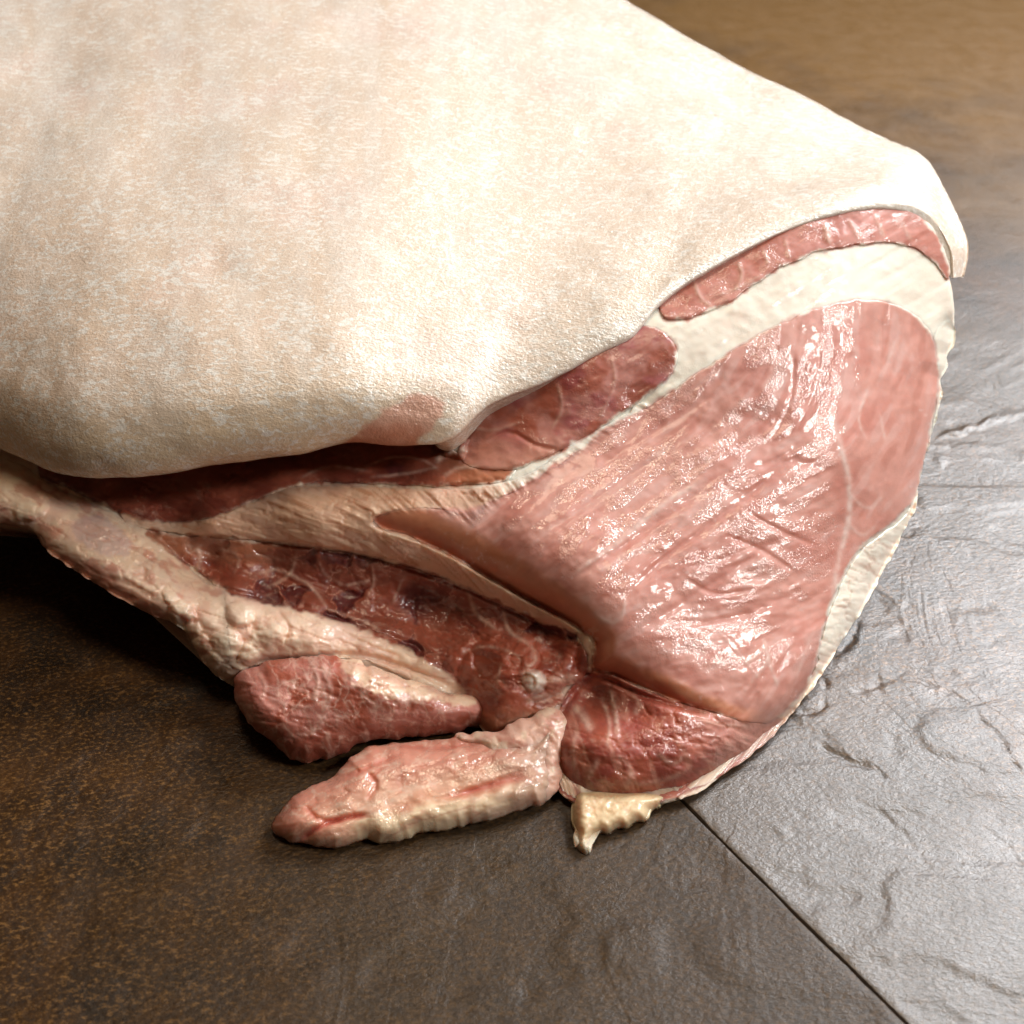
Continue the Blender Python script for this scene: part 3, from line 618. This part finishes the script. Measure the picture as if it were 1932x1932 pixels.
    lw = lerp(RED*1.0, np.array([.32, .065, .045]), sstep(-.3, .4, fbm(x/50, y/45, 202))); lw = lerp(lw, np.array([.58, .26, .18]), sstep(.15, .5, fbm((x*.9-y*.3)/12, (x*.3+y*.9)/60, 201, 3))*.5); lw = lerp(lw, PINK*.95, sstep(1260, 1420, x)*sstep(1490, 1390, y)*.85); lw = lerp(lw, DARK*.8, sstep(62, 10, np.hypot(x-1140, (y-1310)*1.5))*.85)  # last mix paints the shadow in the notch above the foot as dark red
    c = lerp(c, lw, soft(x, y, low_poly, 3, 5, 206))
    rd = soft(x, y, round_poly, 4.5, 6, 60); m = rd > .003
    if m.any():
        xx, yy = x[m], y[m]; n = fbm(xx/80, yy/80, 50); f = flow(xx, yy, fib, .07, 24, 9, 4.)
        r = np.tile(PINK, (len(xx), 1)); r = lerp(r, ROSE, sstep(-.1, .5, n)*.8); r = lerp(r, RED, sstep(.3, 1.4, f)*.30); r = lerp(r, np.array([.70, .42, .37]), sstep(.4, 1.5, -f)*.5)
        r = lerp(r, ROSE*.96, np.clip(lines(xx, yy, grooves), 0, 1)*.5)
        dl = pdist(xx, yy, roll, False, 120)[0]+8*fbm(xx/30, yy/30, 59); dw = rollw(xx)*1.15; fade = sstep(1470, 1350, xx); r = lerp(r, np.array([.66, .25, .12]), sstep(1., .55, dl/dw)*.8*fade); r = lerp(r, np.array([.50, .13, .07]), sstep(.5, .1, dl/dw)*.75*fade)  # warm light through the rolled wall, painted in as orange-red
        w = np.clip(lines(xx, yy, fatlines), 0, 1)*(.6+.5*fbm(xx/10, yy/10, 55)); r = lerp(r, np.array([.80, .64, .57]), np.clip(w, 0, 1))
        v = sstep(.30, .75, fbm(xx/9, yy/9, 57, 3))*sstep(.0, .5, fbm(xx/60, yy/60, 58)); r = lerp(r, np.array([.74, .50, .45]), v*.55)
        c[m] = lerp(c[m], r, rd[m])
    org = (1-rd)*sstep(870, 930, y); c = lerp(c, np.array([.40, .12, .07]), fold(x, y, 60, 26, 401, .35)*.3*org); c = lerp(c, np.array([.72, .50, .38]), fold(x, y, 44, 20, 403, .5)*.25*org*sstep(-.1, .3, fbm(x/50, y/50, 404)))
    c = lerp(c, np.array([.70, .46, .36]), np.clip(lines(x, y, FATL)*.95*(.75+.6*fbm(x/9, y/9, 125)), 0, 1)); c = lerp(c, np.array([.84, .74, .64]), np.sqrt(np.clip(1-((x-1008)**2+(y-1286)**2)/24**2, 0, 1))*.95); c = lerp(c, np.array([.80, .60, .46]), np.sqrt(np.clip(1-((x-1112)**2+(y-1200)**2)/22**2, 0, 1))*.5*sstep(-.3, .3, fbm(x/9, y/9, 126)))
    return c
def round_film(x, y, d):
    f = flow(x, y, fib, .05, 29, 8, 4.); g = np.clip(lines(x, y, [(p, w*1.5, a) for p, w, a in grooves])+lines(x, y, [(p, w*1.6, a) for p, w, a in fatlines]), 0, 1)
    dl = pdist(x, y, roll, False, 120)[0]; rightp = sstep(1560, 1640, x-.1*(y-900))
    return np.clip(sstep(-.6, .4, f+.5*fbm(x/60, y/40, 46)), 0, 1)*(1-g)*sstep(40, 95, dl+20*fbm(x/40, y/40, 47))*(1-.6*rightp)*sstep(1300, 1220, y)
def cut_part(name, poly, mat, off, label, step=2.7, **k):
    pillow(name, poly, mat, gcol, depth=lambda x, y: gdepth(x, y)+off, H=.0004, R=6, sink=.0003, back=.03, step=step, rough_edge=2.5, label=label, **k)
pillow('fat_layer', outline, M_fat, gcol, depth=lambda x, y: gdepth(x, y)+.0009, H=.001, R=8, sink=.001, step=4.2, label='creamy fat running between the muscles', rough_edge=1.,
       deep=[(.035, 0.), (.06, .85, 0), (.10, .75, 0), (.17, .5, 0)])
cut_part('muscle', round_poly, M_muscle, 0., 'large glistening pink muscle with diagonal grain', step=2.5, film=round_film)
cut_part('muscle', mid_poly, M_red, .0001, 'dark red muscle lying under the skin edge')
cut_part('muscle', strip_poly, M_red, .0001, 'thin curved strip of red muscle under the skin lip')
cut_part('muscle', hollow_poly, M_red, .0004, 'deep red muscle shaded in the hollow under the skin')
cut_part('muscle', dark_poly, M_red, .0003, 'long maroon muscle with round bundles and thin fat lines')
cut_part('muscle', lobe_poly, M_red, .0001, 'knotted red lobe of meat in the middle of the cut')
cut_part('muscle', low_poly, M_red, .0002, 'rounded red muscle at the foot of the pink face')
cut_part('fat_seam', seam_poly, M_fat, .0, 'streaky tan fat seam curving to the pink face')
cut_part('fat_edge', edge_poly, M_fat, .0002, 'ragged strip of fat and membrane along the shaded edge')
cut_part('fat_lobe', lf_poly, M_fat, .0001, 'soft yellowish lobe of fat below the maroon muscle')
cut_part('rind', rim_out+rim_in, M_fat, .0003, 'thin white edge of the underside skin')

# --- flap of meat hanging at the lower left
flap_s = tps([(440,1290,.424),(480,1330,.416),(560,1432,.414),(560,1270,.420),(700,1300,.417),(840,1320,.422),(880,1345,.4255),(950,1345,.440),(650,1410,.416),(800,1390,.424)])
flap_poly = [(440,1295),(452,1270),(480,1256),(520,1246),(580,1240),(640,1240),(690,1252),(760,1278),(830,1302),(890,1312),(950,1322),(952,1362),(890,1376),(790,1392),(720,1396),(690,1402),(650,1420),(600,1436),(560,1433),(522,1408),(480,1375),(450,1340)]
fp_l = [([(480,1262),(500,1290),(495,1320)],4,.7),([(520,1280),(560,1300),(600,1290)],4,.6),([(590,1250),(600,1290),(592,1330)],4,.9),([(610,1265),(625,1310),(610,1345)],5,.9),([(500,1310),(540,1330),(590,1335)],4,.6),([(620,1345),(590,1380),(540,1390)],6,.8),([(680,1310),(720,1340),(800,1345)],4,.4),([(450,1310),(480,1350),(520,1390)],5,.6)]
def flap_col(x, y, d):
    wx = x+20*fbm(x/30, y/30, 170, 3); wy = y+20*fbm(x/30, y/30, 171, 3); f1, f2, ci = voro(wx/56, wy/46, 13, 1.)
    c = lerp(ROSE*.88, RED*.9, sstep(-.2, .4, fbm(x/40, y/40, 172))); c = lerp(c, np.array([.68, .42, .34]), sstep(.10, .02, f2-f1)*.5)
    fatz = soft(x, y, [(640,1238),(700,1242),(780,1268),(860,1302),(895,1318),(840,1326),(780,1318),(735,1320),(700,1304),(668,1278)], 6, 14, 173); c = lerp(c, np.array([.74, .51, .35]), fatz); c = lerp(c, np.array([.62, .34, .24]), fatz*sstep(.05, .4, fbm(x/40, (y-x*.4)/12, 174))*.6)
    c = lerp(c, RED*.7, sstep(1340, 1385, y)*.75)  # shade of the underside painted in towards the bottom
    c = lerp(c, np.array([.36, .09, .06]), fold(x, y, 60, 24, 411, .2)*.55); c = lerp(c, np.array([.72, .50, .40]), fold(x, y, 40, 30, 413, 1.1)*.5)
    return lerp(c, np.array([.72, .48, .40]), np.clip(lines(x, y, fp_l)*.55*(.7+.6*fbm(x/9, y/9, 175)), 0, 1))
pillow('meat_flap', flap_poly, M_red, flap_col, depth=flap_s, H=.011, R=48, sink=.003, back=.025, step=2.7, relief=lambda x, y, d: .0008*lines(x, y, fp_l)+.003*fbm(x/60, y/40, 176)-.0012*fold(x, y, 60, 24, 411, .2)-.0005*fold(x, y, 28, 18, 412, .9), power=.8, label='rounded red flap of meat with fat web overhanging the tile', rough_edge=4, deep=[(.012, 0.), (.03, 0.)])
# --- tail flap lying on the tile in front
tail_s = tps([(520,1560,.3935),(640,1600,.388),(640,1460,.405),(800,1400,.414),(960,1390,.416),(1040,1360,.418),(1045,1480,.404),(930,1540,.396),(760,1580,.391)])
tail_poly = [(512,1565),(516,1542),(540,1512),(590,1482),(630,1466),(650,1440),(685,1412),(740,1402),(800,1396),(870,1392),(940,1388),(1000,1372),(1050,1345),(1062,1400),(1052,1450),(1046,1490),(1022,1520),(1000,1524),(975,1530),(930,1548),(870,1560),(800,1572),(760,1584),(720,1588),(690,1584),(660,1594),(620,1602),(575,1592),(535,1580)]
tl_l = [([(560,1590),(600,1562),(640,1546),(700,1536)],6,-1.6),([(575,1520),(600,1545),(650,1550)],5,-.9),([(830,1510),(900,1490),(1000,1462)],7,-1.),([(720,1400),(800,1412),(900,1405)],5,-.8),([(640,1470),(690,1450),(760,1420)],5,-.7),([(690,1455),(710,1480),(690,1510)],5,-.8),([(700,1590),(760,1550),(820,1520),(880,1500)],9,.6),([(860,1500),(920,1480),(1000,1450)],6,-.5)]
def tail_col(x, y, d):
    top_ = np.interp(x, [510, 640, 760, 900, 1050], [1530, 1450, 1412, 1400, 1375]); bot = np.interp(x, [510, 640, 760, 900, 1050], [1590, 1600, 1582, 1555, 1500]); v = (y-top_)/(bot-top_)+.12*fbm(x/40, y/30, 191)
    c = lerp(np.array([.62, .27, .19]), np.array([.68, .38, .26]), sstep(.15, .5, v)); c = lerp(c, np.array([.56, .24, .13]), sstep(.45, .58, v)*.6*sstep(700, 800, x)); c = lerp(c, np.array([.78, .58, .38]), sstep(.6, .74, v)*sstep(620, 700, x))
    c = lerp(c, np.array([.52, .19, .13]), sstep(620, 540, x)*.8); c = lerp(c, np.array([.50, .33, .24]), sstep(.78, .9, v)*sstep(850, 900, x)*.8)
    c = lerp(c, PFAT*.85, sstep(900, 1000, x)*.5)
    c = lerp(c, np.array([.44, .13, .08]), fold(x, y, 110, 34, 421, -.3)*.5); c = lerp(c, np.array([.76, .58, .44]), fold(x, y, 50, 22, 423, -.4)*.5); c = lerp(c, np.array([.46, .27, .19]), sstep(930, 1040, x)*.7)
    return lerp(c, np.array([.46, .12, .08]), np.clip(-lines(x, y, tl_l)*.7, 0, 1))
pillow('meat_flap', tail_poly, M_muscle, tail_col, depth=lambda x, y: np.minimum(tail_s(x, y), floor_s(x, y)-.001), H=.010, R=48, sink=.002, step=2.6, relief=lambda x, y, d: .0026*lines(x, y, tl_l)+.0020*fbm(x/60, y/40, 193, 3)-.0010*fold(x, y, 110, 34, 421, -.3)*sstep(1600, 1480, y+.3*(x-700))-.0003*fold(x, y, 34, 16, 422, -.2)+.0004*fbm(x/24, y/20, 194, 2)+.0005*sstep(840, 900, x)*sstep(1450, 1500, y)*np.sin(x/5.5+y/14), power=.8, label='pink tongue of meat with a yellow fat underside lying on the tile', rough_edge=3, deep=[(.010, 0.), (.022, 0.)])

# --- wrinkled web of fat tying the tongue to the lobe above it
web_s = tps([(880,1385,.413),(950,1385,.409),(1000,1360,.411),(1050,1340,.413),(1050,1460,.402),(960,1460,.402),(920,1420,.406)])
pillow('fat_web', [(862,1392),(900,1380),(935,1384),(962,1368),(1000,1352),(1040,1332),(1066,1345),(1068,1400),(1058,1450),(1052,1488),(1030,1512),(1008,1508),(990,1488),(960,1490),(935,1468),(948,1446),(915,1436),(905,1412)], M_fat,
       lambda x, y, d: lerp(lerp(lerp(np.array([.70, .42, .32]), np.array([.58, .27, .20]), sstep(-.1, .4, fbm(x/26, y/20, 241))), np.array([.46, .19, .12]), fold(x, y, 40, 16, 242, .5)*.4), np.array([.76, .58, .42]), sstep(.1, .4, fbm(x/18, y/22, 244))*.6),
       depth=lambda x, y: web_s(x, y)+.0025, H=.004, R=30, sink=.0015, back=.010, relief=lambda x, y, d: .0022*fbm(x/30, y/24, 243, 3)-.0009*fold(x, y, 40, 16, 242, .5), power=.8, label='wrinkled tan web of fat between the hanging pieces', rough_edge=4)

# --- yellow tag of fat dripping onto the tile
tag_s = tps([(1085,1530,.399),(1095,1610,.3895),(1200,1540,.398),(1240,1525,.402),(1150,1500,.404)])
pillow('fat_tag', [(1080,1515),(1095,1490),(1200,1490),(1262,1500),(1246,1524),(1232,1530),(1222,1550),(1200,1552),(1186,1563),(1165,1564),(1150,1574),(1132,1574),(1120,1584),(1120,1600),(1110,1616),(1096,1611),(1080,1592),(1084,1572),(1078,1550)], M_fat,
       lambda x, y, d: lerp(lerp(np.array([.74, .55, .33]), np.array([.76, .64, .50]), sstep(1565, 1605, y)), np.array([.56, .30, .17]), fold(x, y, 30, 16, 431, -.4)*.5), depth=tag_s, H=.008, R=26, sink=.003, relief=lambda x, y, d: .0016*fbm(x/22, y/16, 231)-.0008*fold(x, y, 40, 22, 431, -.4), power=.8, label='yellow tag of fat hanging to the tile', rough_edge=1., back=.012)
